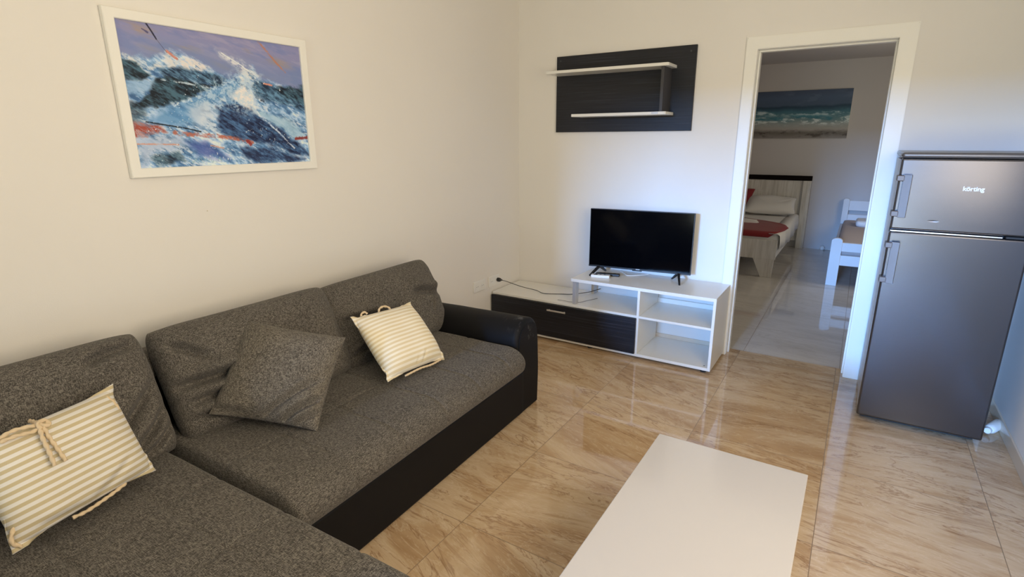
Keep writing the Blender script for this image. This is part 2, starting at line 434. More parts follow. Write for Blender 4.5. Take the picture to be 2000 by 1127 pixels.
# baseboards
struct('baseboard_left', B(0, .009, RY, -.0, 0, .07, .002, 1), M_base)
struct('baseboard_back', box(B(.009, 1.655, -.009, 0, 0, .07, .002, 1), 2.523, RX-.009, -.009, 0, 0, .07, .002, 1), M_base)
struct('baseboard_right', B(RX-.009, RX, RY, 0, 0, .07, .002, 1), M_base)

# ------------------------------------------------------------------ painted canvases (colours computed per vertex)
def fbm(x, y, sc=1, oct=5, seed=0, gain=.55):
    r = np.random.RandomState(seed); out = np.zeros_like(x); amp = 1; tot = 0
    for o in range(oct):
        T = r.rand(64, 64); X = x*sc+r.rand()*50; Y = y*sc+r.rand()*50
        xi = np.floor(X).astype(int); yi = np.floor(Y).astype(int); fx = X-xi; fy = Y-yi
        fx = fx*fx*(3-2*fx); fy = fy*fy*(3-2*fy)
        g = lambda a, b: T[(xi+a) % 64, (yi+b) % 64]
        out += amp*((g(0, 0)*(1-fx)+g(1, 0)*fx)*(1-fy)+(g(0, 1)*(1-fx)+g(1, 1)*fx)*fy); tot += amp; amp *= gain; sc *= 2.03
    return out/tot
def canvas(name, w, h, nx, ny, paint, rough=.5, parent=None, gain=(1, 1, 1)):
    """grid in local XZ (front towards -Y), colours from paint(u, v) with v down"""
    xs = np.linspace(0, 1, nx); ys = np.linspace(0, 1, ny); U, V = np.meshgrid(xs, ys)
    Cc = np.clip(paint(U, V), 0, 1)
    lin = np.where(Cc <= .04045, Cc/12.92, ((Cc+.055)/1.055)**2.4)
    lin = np.clip(lin*np.array(gain), 0, .88)
    me = bpy.data.meshes.new(name)
    co = np.stack([(U-.5)*w, 0*U, (.5-V)*h], -1).reshape(-1, 3)
    i = np.arange(nx*ny).reshape(ny, nx); q = np.stack([i[:-1, :-1], i[1:, :-1], i[1:, 1:], i[:-1, 1:]], -1).reshape(-1, 4)
    me.from_pydata(co.tolist(), [], q.tolist())
    a = me.color_attributes.new('paint', 'FLOAT_COLOR', 'POINT')
    a.data.foreach_set('color', np.concatenate([lin.reshape(-1, 3), np.ones((nx*ny, 1))], 1).astype(np.float32).ravel())
    m = mat(name+'_paint', (1, 1, 1), rough, spec=.3); g = N(m); at = g.n('ShaderNodeAttribute', attribute_name='paint'); g.l(at.outputs['Color'], g.b.inputs['Base Color'])
    g.bump(g.noise(g.coord((1, 1, 1), (0, .6, 0)), 90, 4), .001, .3)
    me.materials.append(m); o = bpy.data.objects.new(name, me); COL.objects.link(o)
    if parent: o.parent = parent
    return o
def homog(src, dst):
    A = []
    for (x, y), (u, v) in zip(src, dst):
        A.append([x, y, 1, 0, 0, 0, -u*x, -u*y, -u]); A.append([0, 0, 0, x, y, 1, -v*x, -v*y, -v])
    return np.linalg.svd(np.array(A, float))[2][-1].reshape(3, 3)
Hm = homog([(105, 65), (1265, 285), (1315, 1018), (255, 1038)], [(0, 0), (1, 0), (1, 1), (0, 1)])
def q_(x, y):
    p = Hm @ np.array([x, y, 1.0]); return p[0]/p[2], p[1]/p[2]
ASP = .745/.50
def paint_sea(U, V):
    X = U*ASP; Y = V
    c, s = math.cos(.52), math.sin(.52)
    A = X*c+Y*s; Bc = -X*s+Y*c                        # along / across the falling stroke direction
    wx = (fbm(X, Y, 5, 5, 1)-.5)*.10; wy = (fbm(X, Y, 5, 5, 2)-.5)*.10
    st = fbm(A*.35, Bc, 26, 5, 3, .7); st2 = fbm(A*.3, Bc, 45, 4, 4, .75); bl = fbm(X, Y, 7, 5, 5)
    fine = fbm(X, Y, 55, 4, 6, .7)
    rgb = lambda *k: np.array(k)/255.
    img = np.empty(U.shape+(3,)); img[:] = rgb(140, 134, 160)
    def lay(mask, col, amt=1.0):
        m = np.clip(mask, 0, 1)[..., None]*amt; img[:] = img*(1-m)+(col if isinstance(col, np.ndarray) and col.ndim == 3 else rgb(*col))*m
    def poly(pts, soft=.03, warp=1.0, rag=.5):
        P = [(q_(*p)[0]*ASP, q_(*p)[1]) for p in pts]; x = X+wx*warp; y = Y+wy*warp; ins = np.zeros(U.shape, bool); dm = np.full(U.shape, 9.)
        for (x0, y0), (x1, y1) in zip(P, P[1:]+P[:1]):
            cnd = ((y0 > y) != (y1 > y)) & (x < (x1-x0)*(y-y0)/(y1-y0+1e-12)+x0); ins ^= cnd
            dx, dy = x1-x0, y1-y0; t = np.clip(((x-x0)*dx+(y-y0)*dy)/(dx*dx+dy*dy+1e-12), 0, 1); dm = np.minimum(dm, np.hypot(x-x0-dx*t, y-y0-dy*t))
        sd = np.where(ins, dm, -dm)+(st-.5)*rag*.12
        return np.clip(sd/soft+.5, 0, 1)
    dry = np.clip((fbm(A*.5, Bc, 38, 5, 14, .75)-.42)*9, 0, 1); speck = np.clip((fbm(X, Y, 48, 4, 15, .8)-.47)*10, 0, 1)
    def line(pts, wd, rag=.5):
        P = [(q_(*p)[0]*ASP, q_(*p)[1]) for p in pts]; dm = np.full(U.shape, 9.)
        for (x0, y0), (x1, y1) in zip(P, P[1:]):
            dx, dy = x1-x0, y1-y0; t = np.clip(((X-x0)*dx+(Y-y0)*dy)/(dx*dx+dy*dy), 0, 1); dm = np.minimum(dm, np.hypot(X-x0-dx*t, Y-y0-dy*t))
        return np.clip((wd-dm+(fine-.5)*wd*2.4*rag)/(wd*.5), 0, 1)
    # sky
    img[:] = rgb(138, 134, 162)
    sl = Y-.20*X                                       # strokes of the sky fall gently to the right
    n8 = fbm(X*.35, sl*1.6, 14, 5, 8, .6); n9 = fbm(X*.3, sl*1.8, 18, 5, 9, .6); n10 = fbm(X*.4, sl*1.3, 12, 4, 10)
    lay((n8-.47)*6, (156, 146, 166), .8); lay((n10-.52)*6, (120, 126, 162), .8)
    for c0, w0, x0_, x1_ in ((.02, .035, .0, .62), (.085, .03, .6, 1.3), (-.10, .03, .9, 1.45), (.13, .02, .1, .5)):
        lay(np.exp(-((sl-c0)/w0)**2)*np.clip((X-x0_)*8, 0, 1)*np.clip((x1_-X)*8, 0, 1)*np.clip((n9-.40)*5, 0, 1), (166, 140, 116), .75)
    lay(poly([(110, 250), (420, 235), (760, 310), (1000, 370), (1290, 420), (1290, 560), (100, 560)], .16, 1), (116, 130, 162), .75)
    # pale water everywhere below the crest line
    body = poly([(100, 300), (330, 330), (520, 300), (680, 400), (830, 480), (960, 400), (1000, 480), (1320, 560), (1330, 1060), (100, 1060)], .04, 1)
    wat = np.stack([np.interp(st, [.3, .45, .55, .7], k) for k in ([.25, .42, .60, .84], [.38, .56, .70, .86], [.52, .68, .78, .88])], -1)
    lay(body, wat)
    lay(body*np.clip((st2-.56)*9, 0, 1), (212, 214, 212), .8)
    # white crest rows
    lay(poly([(150, 285), (250, 340), (330, 400), (440, 370), (420, 300), (560, 330), (700, 400), (600, 430), (470, 400), (330, 440), (150, 330)], .03, 1.4)*np.maximum(dry, speck*.6), (212, 206, 196), .95)
    lay(poly([(470, 340), (600, 350), (680, 400), (660, 425), (540, 395)], .03, 1)*dry, (222, 208, 194), .95)
    # dark masses
    dk = lambda a, b: np.stack([np.interp(st2, [.35, .5, .68], k) for k in zip(a, tuple((np.array(a)+np.array(b))/2), b)], -1)/255.
    D1 = dk((16, 24, 32), (70, 100, 112)); D2 = dk((24, 32, 58), (74, 106, 140)); D3 = dk((28, 44, 62), (100, 136, 158))
    lay(poly([(130, 330), (250, 360), (350, 450), (280, 480), (160, 480)], .02, .8), D1)
    lay(poly([(400, 420), (500, 395), (680, 430), (790, 480), (740, 545), (600, 500), (430, 470)], .03, 1), D3)
    lay(poly([(370, 490), (430, 470), (560, 490), (760, 530), (620, 590), (440, 640), (320, 665), (230, 660), (300, 600)], .02, .8), D1)
    lay(line([(400, 470), (560, 500), (740, 540)], .010)*dry, (196, 206, 206), .85); lay(line([(480, 636), (640, 590), (770, 535)], .012)*speck, (222, 226, 224), .9); lay(line([(980, 500), (990, 600), (1060, 640)], .012)*speck, (40, 50, 66), .8)
    lay(poly([(200, 640), (330, 640), (300, 740), (210, 740)], .04, 1), D1, .7)
    # blue streams
    lay(poly([(340, 740), (470, 650), (640, 600), (760, 540), (880, 480), (860, 560), (700, 640), (600, 760), (450, 770)], .05, .7), (86, 134, 172), .8)
    lay(poly([(170, 480), (380, 480), (330, 560), (180, 580)], .04, 1), (150, 176, 196), .8)
    # navy wave right of centre
    lay(poly([(740, 670), (880, 640), (960, 680), (1080, 770), (1240, 880), (1320, 980), (1180, 950), (1000, 880), (860, 850), (760, 800)], .03, .9), D2)
    lay(poly([(980, 480), (1080, 520), (1300, 590), (1310, 680), (1200, 660), (1080, 620), (1000, 590)], .03, 1), D3)
    lay(poly([(1110, 540), (1300, 520), (1310, 640), (1180, 600)], .03, 1), D1, .9)
    lay(poly([(880, 900), (1100, 930), (1280, 1000), (1000, 1020), (900, 980)], .03, 1), D2, .9)
    lay(poly([(320, 950), (500, 930), (560, 1000), (380, 1010)], .03, 1.2), D1, .8)
    lay(poly([(540, 870), (700, 900), (820, 1000), (640, 980)], .05, 1), (64, 78, 140), .75)
    # white foam down the middle
    lay(poly([(760, 290), (900, 380), (990, 440), (960, 560), (985, 680), (900, 640), (810, 600), (880, 520), (900, 440), (830, 370)], .05, 1.3)*np.clip(dry+.25, 0, 1), (224, 216, 204), .9)
    lay(poly([(860, 560), (940, 500), (960, 620), (930, 650), (850, 610)], .03, 1), (232, 218, 202), .9)
    lay(poly([(700, 520), (900, 420), (1000, 440), (1010, 560), (960, 660), (760, 700), (640, 700), (600, 640)], .08, 1.4)*speck, (188, 202, 206), .75)
    lay(poly([(560, 660), (680, 640), (740, 720), (660, 800), (600, 760)], .06, 1), (196, 202, 206), .75)
    lay(poly([(960, 660), (1150, 720), (1300, 830), (1240, 860), (1080, 760)], .03, 1), (160, 186, 196), .8)
    lay(line([(960, 620), (1010, 720), (1130, 830), (1220, 930)], .009)*dry, (216, 218, 218), .8)
    # pale foreground and reds
    lay(poly([(240, 850), (500, 830), (560, 900), (330, 940), (260, 1030)], .05, 1), (176, 184, 196), .8)
    lay(poly([(215, 755), (360, 770), (400, 800), (320, 835), (225, 825)], .03, 1.2)*np.clip(dry+.5, 0, 1), (158, 66, 48), .95)
    lay(line([(480, 815), (600, 830), (720, 840), (860, 860), (960, 890)], .020)*np.maximum(dry, speck*.5), (178, 98, 74), .9)
    lay(line([(230, 880), (500, 890)], .007)*np.clip(dry+.3, 0, 1), (206, 140, 112), .8)
    lay(line([(1230, 870), (1310, 865)], .016), (128, 40, 34), .9); lay(line([(930, 880), (950, 900)], .016), (140, 40, 34), .8)
    lay(line([(700, 900), (780, 920)], .008), (206, 140, 110), .7)
    lay(line([(1040, 512), (1090, 525)], .009), (220, 140, 110), .9)
    lay(line([(440, 290), (500, 340)], .012), (206, 120, 96), .8)
    lay(line([(300, 740), (430, 765), (560, 790), (640, 812)], .006), (20, 26, 34), .9)
    lay(line([(308, 100), (340, 150), (375, 210)], .007, .2), (34, 34, 50), .95); lay(line([(375, 210), (440, 300)], .002, .2), (60, 50, 60), .8)
    lay(line([(285, 140), (320, 165)], .008), (70, 66, 100), .8)
    lay(line([(1010, 240), (1060, 300), (1120, 380), (1178, 445)], .010, .5)*np.clip(dry+.35, 0, 1), (180, 118, 90), .85)
    lay(line([(780, 310), (900, 390), (960, 440)], .005), (228, 226, 220), .9)
    # spatter
    sp = fbm(X, Y, 85, 2, 21, .5)*np.clip((fbm(X, Y, 5, 2, 22)-.30)*3, 0, 1.04); lay(np.clip((sp-.84)*22, 0, 1)*body, (226, 228, 226), .9)
    # pale brushed signature marks at lower centre
    for k in range(7): lay(line([(560+k*30, 1008), (575+k*30, 975+10*(k % 2)), (585+k*30, 1008)], .005, .8)*dry, (150, 176, 176), .7)
    return img
def paint_beach(U, V):
    X = U*1.95; Y = V
    a = fbm(X*.35, Y, 12, 5, 31, .6); b = fbm(X*.4, Y, 22, 5, 32, .65); c = fbm(X, Y, 4, 4, 33); Yw = Y+(c-.5)*.07
    st = lambda p: np.stack([np.interp(Yw, [q[0] for q in p], [q[1][k]/255. for q in p]) for k in range(3)], -1)
    img = st([(0, (56, 62, 78)), (.14, (60, 70, 88)), (.30, (56, 66, 82)), (.34, (32, 48, 62)), (.45, (52, 82, 92)), (.58, (76, 98, 102)), (.68, (116, 118, 116)), (.80, (128, 120, 114)), (.88, (84, 76, 70)), (1, (110, 102, 98))])
    def lay(m, col, amt=1):
        m = np.clip(m, 0, 1)[..., None]*amt; img[:] = img*(1-m)+np.array(col)/255.*m
    band = lambda c0, w: np.exp(-((Yw-c0)/w)**2)
    lay((a-.47)*9*band(.48, .05), (150, 156, 156), .9); lay((b-.48)*9*band(.62, .07), (165, 165, 162), .9); lay((a-.5)*8*band(.56, .05), (40, 84, 96), .8)
    lay((b-.52)*9*band(.90, .06), (62, 54, 50), .9); lay((a-.55)*9*band(.15, .12), (74, 82, 98), .5)
    return img

# ------------------------------------------------------------------ pictures on the walls
pw, ph = .851, .600
pt = thing('framed_painting', (0, -2.4235, 1.643), 'large framed abstract painting of crashing blue and white waves on the left wall', 'painting', rz=R_(90))
# local: X along the wall (towards the back wall), -Y into the room
fr = bmesh.new(); t = .036
def ringv(a, b, y): return [fr.verts.new((x*a, y, z*b)) for x, z in ((-1, -1), (1, -1), (1, 1), (-1, 1))]
RF = [ringv(pw/2, ph/2, -.002), ringv(pw/2, ph/2, -.022), ringv(pw/2-.003, ph/2-.003, -.025), ringv(pw/2-t+.003, ph/2-t+.003, -.025), ringv(pw/2-t, ph/2-t, -.022), ringv(pw/2-t, ph/2-t, -.008)]
for A_, C_ in zip(RF, RF[1:]):
    for k in range(4): fr.faces.new((A_[k], A_[(k+1) % 4], C_[(k+1) % 4], C_[k]))
obj('frame', fr, M_trim, pt)
obj('backing_board', B(-pw/2+.01, pw/2-.01, -.012, -.001, -ph/2+.01, ph/2-.01), M_hem, pt)
cv = canvas('canvas', pw-2*t+.002, ph-2*t+.002, 560, 400, paint_sea, parent=pt, gain=(1.12, 1.22, 1.42)); cv.location = (0, -.014, 0)
bp = thing('beach_painting', (1.50, 4.658, 1.786), 'wide unframed seascape canvas with white surf above the double bed', 'painting')
obj('stretcher', B(-.64, .64, -.028, -.001, -.307, .307, .002, 1), M_hem, bp)
cv2 = canvas('canvas', 1.278, .612, 360, 180, paint_beach, parent=bp, gain=(2.0, 2.2, 2.3)); cv2.location = (0, -.0285, 0)
hk = thing('wall_hook', (0, -2.574, 1.189), 'tiny nail mark in the bare wall under the wave painting', 'nail')
obj('nail', lathe([(.0028, 0), (.0028, .003), (.001, .004)], 10, axis='x'), M_hem, hk)

# ------------------------------------------------------------------ wall shelf
ws = thing('wall_shelf', (.85, 0, 1.80), 'dark wood wall panel with two white shelves above the television', 'shelf')
ox, oz = -.85, -1.80
def LB(x0, x1, y0, y1, z0, z1, *a, **k): return B(x0+ox, x1+ox, y0, y1, z0+oz, z1+oz, *a, **k)
obj('back_panel', LB(.342, 1.359, -.020, -.002, 1.532, 2.067, .001, 1), M_wenge, ws)
for z0, x0, x1, d in ((1.931, .352, 1.236, -.205), (1.634, .556, 1.233, -.195)):
    pts = [(x0, -.02), (x1, -.02), (x1, d+.008), (x1-.008, d), (x0, d)]
    obj('shelf_board', prism([(a+ox, b) for a, b in pts], z0+oz, z0+.019+oz, 'z', .0012, 1), M_white, ws)
dv = obj('divider', LB(1.186, 1.206, -.185, -.02, 1.653, 1.931, .001, 1), mat('dark_grey_edging', (.045, .044, .050), .5), ws); dv['label'] = 'dark grey upright'
M_screw = mat('dull_screw_cap', (.05, .05, .055), .5)
for x, z in ((1.322, 2.030), (.374, 2.036)):
    obj('screw', lathe([(.006, -.0005), (.006, .002), (.003, .003)], 12, axis='y', c=(x+ox, -.0215, z+oz)), M_screw, ws)
obj('sticker', LB(1.14, 1.185, -.1962, -.195, 1.639, 1.651), M_chrome, ws)

# ------------------------------------------------------------------ tv unit
tu = thing('tv_stand', (.85, -.22, 0), 'low white television stand with a black wood-grain flap and open shelves', 'tv stand')
ux, uy = -.85, .22
def UB(x0, x1, y0, y1, z0, z1, b=.0012): return B(x0+ux, x1+ux, y0+uy, y1+uy, z0, z1, bev=b, seg=1)
F, K = -.43, -.012
obj('bottom_board', UB(.014, 1.692, F, K, .022, .042), M_white, tu)
obj('low_top_board', UB(.014, 1.200, F, K, .300, .318), M_white, tu)
obj('left_panel', UB(.014, .032, F+.003, K, .042, .300), M_white, tu)
obj('divider', UB(1.200, 1.217, F, K, .042, .492), M_white, tu)
obj('right_panel', UB(1.692, 1.710, F, K, .022, .492), M_white, tu)
obj('upper_top_board', UB(.700, 1.710, F, K, .492, .514), M_white, tu)
obj('middle_shelf', UB(1.217, 1.692, F+.002, K, .300, .316), M_white, tu)
obj('back_rail', UB(1.217, 1.692, K-.012, K, .316, .350), M_white, tu)
obj('back_panel', UB(.032, 1.200, K-.005, K, .042, .300), M_white, tu)
fl = obj('flap_door', UB(.016, 1.203, F-.018, F-.001, .044, .299), M_wenge, tu); fl['label'] = 'black wood-grain flap'
hb = B(.525+ux, .678+ux, F-.040+uy, F-.034+uy, .251, .263, bev=.002, seg=2); box(hb, .535+ux, .543+ux, F-.035+uy, F-.018+uy, .254, .260); box(hb, .660+ux, .668+ux, F-.035+uy, F-.018+uy, .254, .260)
h = obj('handle', hb, M_chrome, fl); h['label'] = 'slim silver handle'
for y in (-.385, -.050):
    b = UB(.706, .731, y-.025, y+.025, .318, .492, .001)
    for k in range(3): box(b, .7045+ux, .706+ux, y-.018+k*.014+uy, y-.012+k*.014+uy, .318, .492); box(b, .710+k*.008+ux, .713+k*.008+ux, y-.0262+uy, y-.025+uy, .318, .492)
    obj('metal_post', b, M_chrome, tu)
for x in (.06, .85, 1.66):
    for y in (-.39, -.06): obj('foot', lathe([(.018, 0), (.020, .004), (.020, .018), (.012, .022)], 16, c=(x+ux, y+uy, 0)), M_rubber, tu)
obj('hole_cover', lathe([(.005, 0), (.005, .0015)], 12, c=(1.665+ux, -.395+uy, .0415)), M_black, tu)

# ------------------------------------------------------------------ television
tv = thing('television', (1.096, -.155, .514), 'black flat screen television on splayed feet on the white stand', 'television', rz=R_(6.5))
W2 = .367
obj('housing', box(B(-W2, W2, 0, .022, .052, .481, .003, 2), -.27, .27, .02, .062, .085, .34, .012, 3), M_black, tv)
obj('screen', B(-W2+.006, W2-.006, -.0015, .001,   .064, .477), M_screen, tv)
bz = B(-W2, W2, -.0022, .0005, .052, .064, .0006, 1); obj('bezel', bz, M_black, tv)
tx = bpy.data.curves.new('logo', 'FONT'); 
lg = B(-.014, .014, -.0030, -.0021, .0560, .0605); obj('badge', lg, M_chrome, tv)
sn = B(-.040, .030, -.002, .012, .045, .053, .002, 1); obj('sensor', sn, M_black, tv)
for sx in (-1, 1):
    x = sx*.285
    for dy, dx in (((-.10, -.028), (.095, .016)) if sx < 0 else ((-.105, .020), (.05, -.035))):
        b = bmesh.new(); p0 = Vector((x, .010, .058)); p1 = Vector((x+dx*1.4, dy, .0045))
        d = (p1-p0).normalized(); s = Vector((1, 0, 0)); n_ = d.cross(s).normalized()
        rings = []
        for tt, wd, th in ((0, .009, .008), (.55, .008, .007), (1.0, .006, .0045)):
            c = p0.lerp(p1, tt); rings.append([b.verts.new(c+s*wd*a+n_*th*k) for a, k in ((-1, -1), (1, -1), (1, 1), (-1, 1))])
        for A, C in zip(rings, rings[1:]):
            for k in range(4): b.faces.new((A[k], A[(k+1) % 4], C[(k+1) % 4], C[k]))
        b.faces.new(rings[0]); b.faces.new(rings[-1][::-1])
        obj('foot', b, M_black, tv)
wire = thing('antenna_wire', (1.02, -.10, .514), 'thin white wire looped on the stand behind the television', 'cable')
obj('wire', tube(bmesh.new(), [(-.10, .06, .004), (-.04, .0, .004), (.0, -.05, .004), (.06, -.01, .004), (.12, .06, .004)], .0028, 6), M_plastic, wire)

# remotes
def remote(name, L, wd, hgt, m, mb, loc, rz, label, buttons):
    t = thing(name, loc, label, 'remote control', rz=rz)
    obj('body', B(-L/2, L/2, -wd/2, wd/2, 0, hgt, .005, 3), m, t)
    for bx_, by_, sx_, sy_ in buttons:
        obj('button', B(bx_-sx_, bx_+sx_, by_-sy_, by_+sy_, hgt-.001, hgt+.0015, .0008, 1), mb, t)
    return t
remote('media_remote', .135, .045, .020, M_plastic, M_black, (.868, -.290, .514), R_(13), 'small white remote control in front of the black one on the tv stand', [(-.035, .0, .012, .010), (.0, .004, .006, .004), (.03, .004, .006, .004)])
remote('tv_remote', .175, .042, .018, M_black, M_rubber, (.893, -.215, .514), R_(14), 'long black remote control behind the white one on the tv stand', [(-.05, .0, .006, .004), (-.02, .008, .004, .003), (-.02, -.008, .004, .003), (.01, .008, .004, .003), (.01, -.008, .004, .003), (.05, 0, .010, .010)])

# ------------------------------------------------------------------ sockets, plug and cable
def socket(y, wd, label, n):
    t = thing('wall_socket', (0, y, .398), label, 'socket', rz=R_(90))
    obj('plate', B(-wd/2, wd/2, -.010, -.0005, -.041, .041, .003, 2), M_plastic, t)
    for k in range(n):
        cx = (k-(n-1)/2)*.071
        obj('insert', lathe([(.0225, -.0115), (.0225, -.0105), (.019, -.0100), (.018, -.0060)][::-1], 24, axis='y', c=(cx, 0, 0)), M_plastic, t)
        hb = bmesh.new()
        for s in (-1, 1): lathe([(.0026, -.0118), (.0026, -.008)], 8, hb, 'y', (cx+s*.0095, 0, 0))
        obj('pin_hole', hb, M_rubber, t)
    return t
socket(-.592, .152, 'double white wall socket nearer the sofa, both outlets empty', 2)
socket(-.395, .148, 'double white wall socket nearer the corner with a black plug in it', 2)
pc = thing('power_cable', (0, -.352, .398), 'thin black power cable running from the wall socket over the low white top', 'cable')
b = bmesh.new(); lathe([(.016, .011), (.0165, .030), (.013, .040), (.006, .048), (.0045, .058)], 16, b, 'x')
pl = obj('plug', b, M_black, pc)
def P3(x, y, z): return (x-0, y+.352, z-.398)
obj('cord', tube(bmesh.new(), [P3(.055, -.352, .398), P3(.10, -.34, .388), P3(.20, -.29, .350), P3(.31, -.25, .327), P3(.40, -.285, .323), P3(.52, -.23, .322), P3(.60, -.20, .325), P3(.70, -.115, .336), P3(.735, -.072, .345), P3(.76, -.022, .35)], .0026, 7), M_black, pc)
c2 = thing('thin_cord', (.62, -.33, .318), 'fine dark cord lying on the low white top beside the front metal post', 'cable')
obj('cord', tube(bmesh.new(), [(-.05, -.05, .003), (.0, -.045, .003), (.05, -.05, .003), (.115, -.03, .003), (.15, .05, .003), (.19, .14, .003)], .0015, 6), mat('grey_cord', (.12, .11, .1), .6), c2)

# ------------------------------------------------------------------ sofa
SO = Vector((.02, -1.345, 0)); SR = R_(1.6)
sofa = thing('corner_sofa', SO, 'charcoal fabric corner sofa with black faux leather base and rounded arms', 'sofa', rz=SR)
def groove_fn(ys, xs, y_rng=None, depth=.006, wd=.010, seed=1, bulge=.010, bx=None):
    def f(p, n):
        if n.z < -.3: return 0
        d = 0
        for y in ys:
            yy = y+.006*noise.noise(Vector((p.x*3, y*7, seed)))
            d -= depth*math.exp(-((p.y-yy)/wd)**2)*(.55+.45*noise.noise(Vector((p.x*5, y*3, seed+2)))+.2)
        for x in xs:
            xx = x+.006*noise.noise(Vector((p.y*3, x*7, seed)))
            d -= depth*.7*math.exp(-((p.x-xx)/wd)**2)*(.6+.5*noise.noise(Vector((p.y*4, x*3, seed+5))))
        d += .003*noise.noise(Vector((p.x*4, p.y*4, p.z*6+seed)))
        return d
    return f
# local frame: X out from the wall, -Y towards the camera
st_ = obj('seat_cushion', soft_box(.10, .985, -1.700, -.252, .262, .425, (.12, .02, .085), .0075,
      groove_fn([-.42, -.68, -.94, -1.20, -1.455], [.62], seed=1, depth=.010, wd=.008)), M_fab, sofa, True)
ch = obj('chaise_cushion', soft_box(.10, 1.62, -2.38, -1.724, .262, .425, (.09, .03, .055), .009,
      groove_fn([-1.915, -2.155], [.34, .66, .985, 1.30], seed=4, depth=.011, wd=.009)), M_fab, sofa, True)
obj('base', B(.06, .93, -1.70, -.19, .012, .262, bev=.012, seg=2), M_leather, sofa)
obj('chaise_base', B(.06, 1.59, -2.37, -1.735, .012, .262, bev=.012, seg=2), M_leather, sofa)
obj('backrest', soft_box(.0, .15, -2.40, -.15, .03, .700, (.05, .03, .05), .03), M_leather, sofa, True)
bt = obj('backrest_cover', soft_box(.006, .156, -2.38, -.16, .60, .712, (.05, .03, .04), .03), M_fab, sofa, True)
def arm(y_out, sgn):
    """rolled arm: outline in Y-Z, swept along X with a rounded front edge"""
    prof = [(0, .012), (-.010, .20), (-.004, .36), (.004, .44), (.018, .492), (.050, .524), (.100, .537), (.160, .531), (.212, .505), (.240, .465), (.248, .42), (.240, .36), (.225, .26), (.200, .012)]
    P = smooth_path([(0, a, b) for a, b in prof], 4); P = [(v.y, v.z) for v in P]
    cx = sum(a for a, b in P)/len(P); cz = .30
    secs = [(.0, 1)]+[(.04+.04*k, 1) for k in range(20)]
    secs += [(.885+.034*math.sin(t*math.pi/2/6), 1-.16*(1-math.cos(t*math.pi/2/6))) for t in range(7)]
    bm = bmesh.new(); rings = []
    for x, s in secs:
        ring = []
        for a, b in P:
            bulge = .010*math.sin(min(1, x/.9)*math.pi)
            aa = cx+(a-cx)*s; bb = .012+(b-.012)*(1-(1-s)*.55) if b > .1 else b
            w = .0025*noise.noise(Vector((x*7, a*9, b*9)))
            ring.append(bm.verts.new((x, y_out-sgn*(aa+w), bb+w+(0 if b < .3 else -.012*(1-x/.92)))))
        rings.append(ring)
    n = len(P)
    for A, C in zip(rings, rings[1:]):
        for k in range(n-1): bm.faces.new((A[k], A[k+1], C[k+1], C[k]))
        bm.faces.new((A[n-1], A[0], C[0], C[n-1]))
    bm.faces.new(rings[0]); bm.faces.new(rings[-1][::-1])
    return bm, P, cx
bm, P, cx = arm(0, 1); a1 = obj('armrest', bm, M_leather, sofa, True); a1['label'] = 'armrest beside the tv stand, scuffed grey at its front'
# piped front panel of the arm
fp = bmesh.new(); ring = [fp.verts.new((.921, -(cx+(a-cx)*.84), .012+(b-.012)*.955)) for a, b in P]; r2 = [fp.verts.new((.914, v.co.y, v.co.z)) for v in ring]
fp.faces.new(ring)
for k in range(len(ring)): fp.faces.new((ring[k], r2[k], r2[(k+1) % len(ring)], ring[(k+1) % len(ring)]))
obj('front_panel', fp, M_leather, a1)
bm, P, cx = arm(-2.60, -1); obj('armrest', bm, M_leather, sofa, True)
for x, y in ((.12, -.10), (.84, -.10), (.12, -2.45), (1.5, -2.28), (1.5, -1.82)):
    obj('foot', lathe([(.022, 0), (.026, .006), (.026, .016)], 16, c=(x, y, 0)), M_rubber, sofa)

# back cushions
def back_cushion(y_r_bot, y_l_bot, y_r_top, y_l_top, label, seed, folds, xb=.385, xt=.215, zt=.785, lift=0, tilt=0):
    bl = Vector((xb, y_l_bot, .410)); br = Vector((xb, y_r_bot, .410)); tl = Vector((xt, y_l_top, zt)); tr = Vector((xt, y_r_top, zt+tilt))
    c = (bl+br+tl+tr)/4; xd = ((br-bl)+(tr-tl))/2; yd = ((tl-bl)+(tr-br))/2
    w = xd.length+.01; h = yd.length+.03
    bm = cushion(w, h, .225, pinch=.004, p=4.0, q=.42, folds=folds, n=130, seed=seed, wob=.014, corner=.045)
    o = obj('back_cushion', bm, M_fab, None, True); o.matrix_world = frame_from(c, xd, yd)
    return tag(o, label, 'cushion', 'grey back cushions of the corner sofa')
back_cushion(-1.52, -2.27, -1.43, -2.195, 'grey back cushion next to the black arm, behind the cream striped pillow', 3,
   [((-.36, .02), (-.02, -.03), .016, .04), ((.12, .05), (.37, .00), .018, .045), ((-.28, -.12), (.1, -.13), .016, .03), ((.22, -.10), (.34, .12), .014, .03), ((-.36, -.16), (-.15, -.10), .014, .03)], tilt=.02, zt=.768)
back_cushion(-2.25, -3.02, -2.17, -2.965, 'middle grey back cushion, creased, with the plain square pillow leaning on it', 7,
   [((-.40, -.01), (.06, -.04), .017, .055), ((-.37, -.085), (.04, -.075), .015, .045), ((-.37, -.145), (.08, -.145), .014, .04), ((-.36, .15), (-.24, .06), .014, .03), ((.05, -.1), (.3, -.06), .016, .03)])
back_cushion(-3.08, -3.76, -2.965, -3.70, 'grey back cushion over the chaise, behind the tan striped pillow', 11,
   [((.08, -.20), (.33, .04), .017, .045), ((.15, -.23), (.35, -.05), .015, .035), ((.14, .15), (.33, .19), .015, .03), ((.20, -.22), (.35, -.13), .013, .03)], zt=.80)

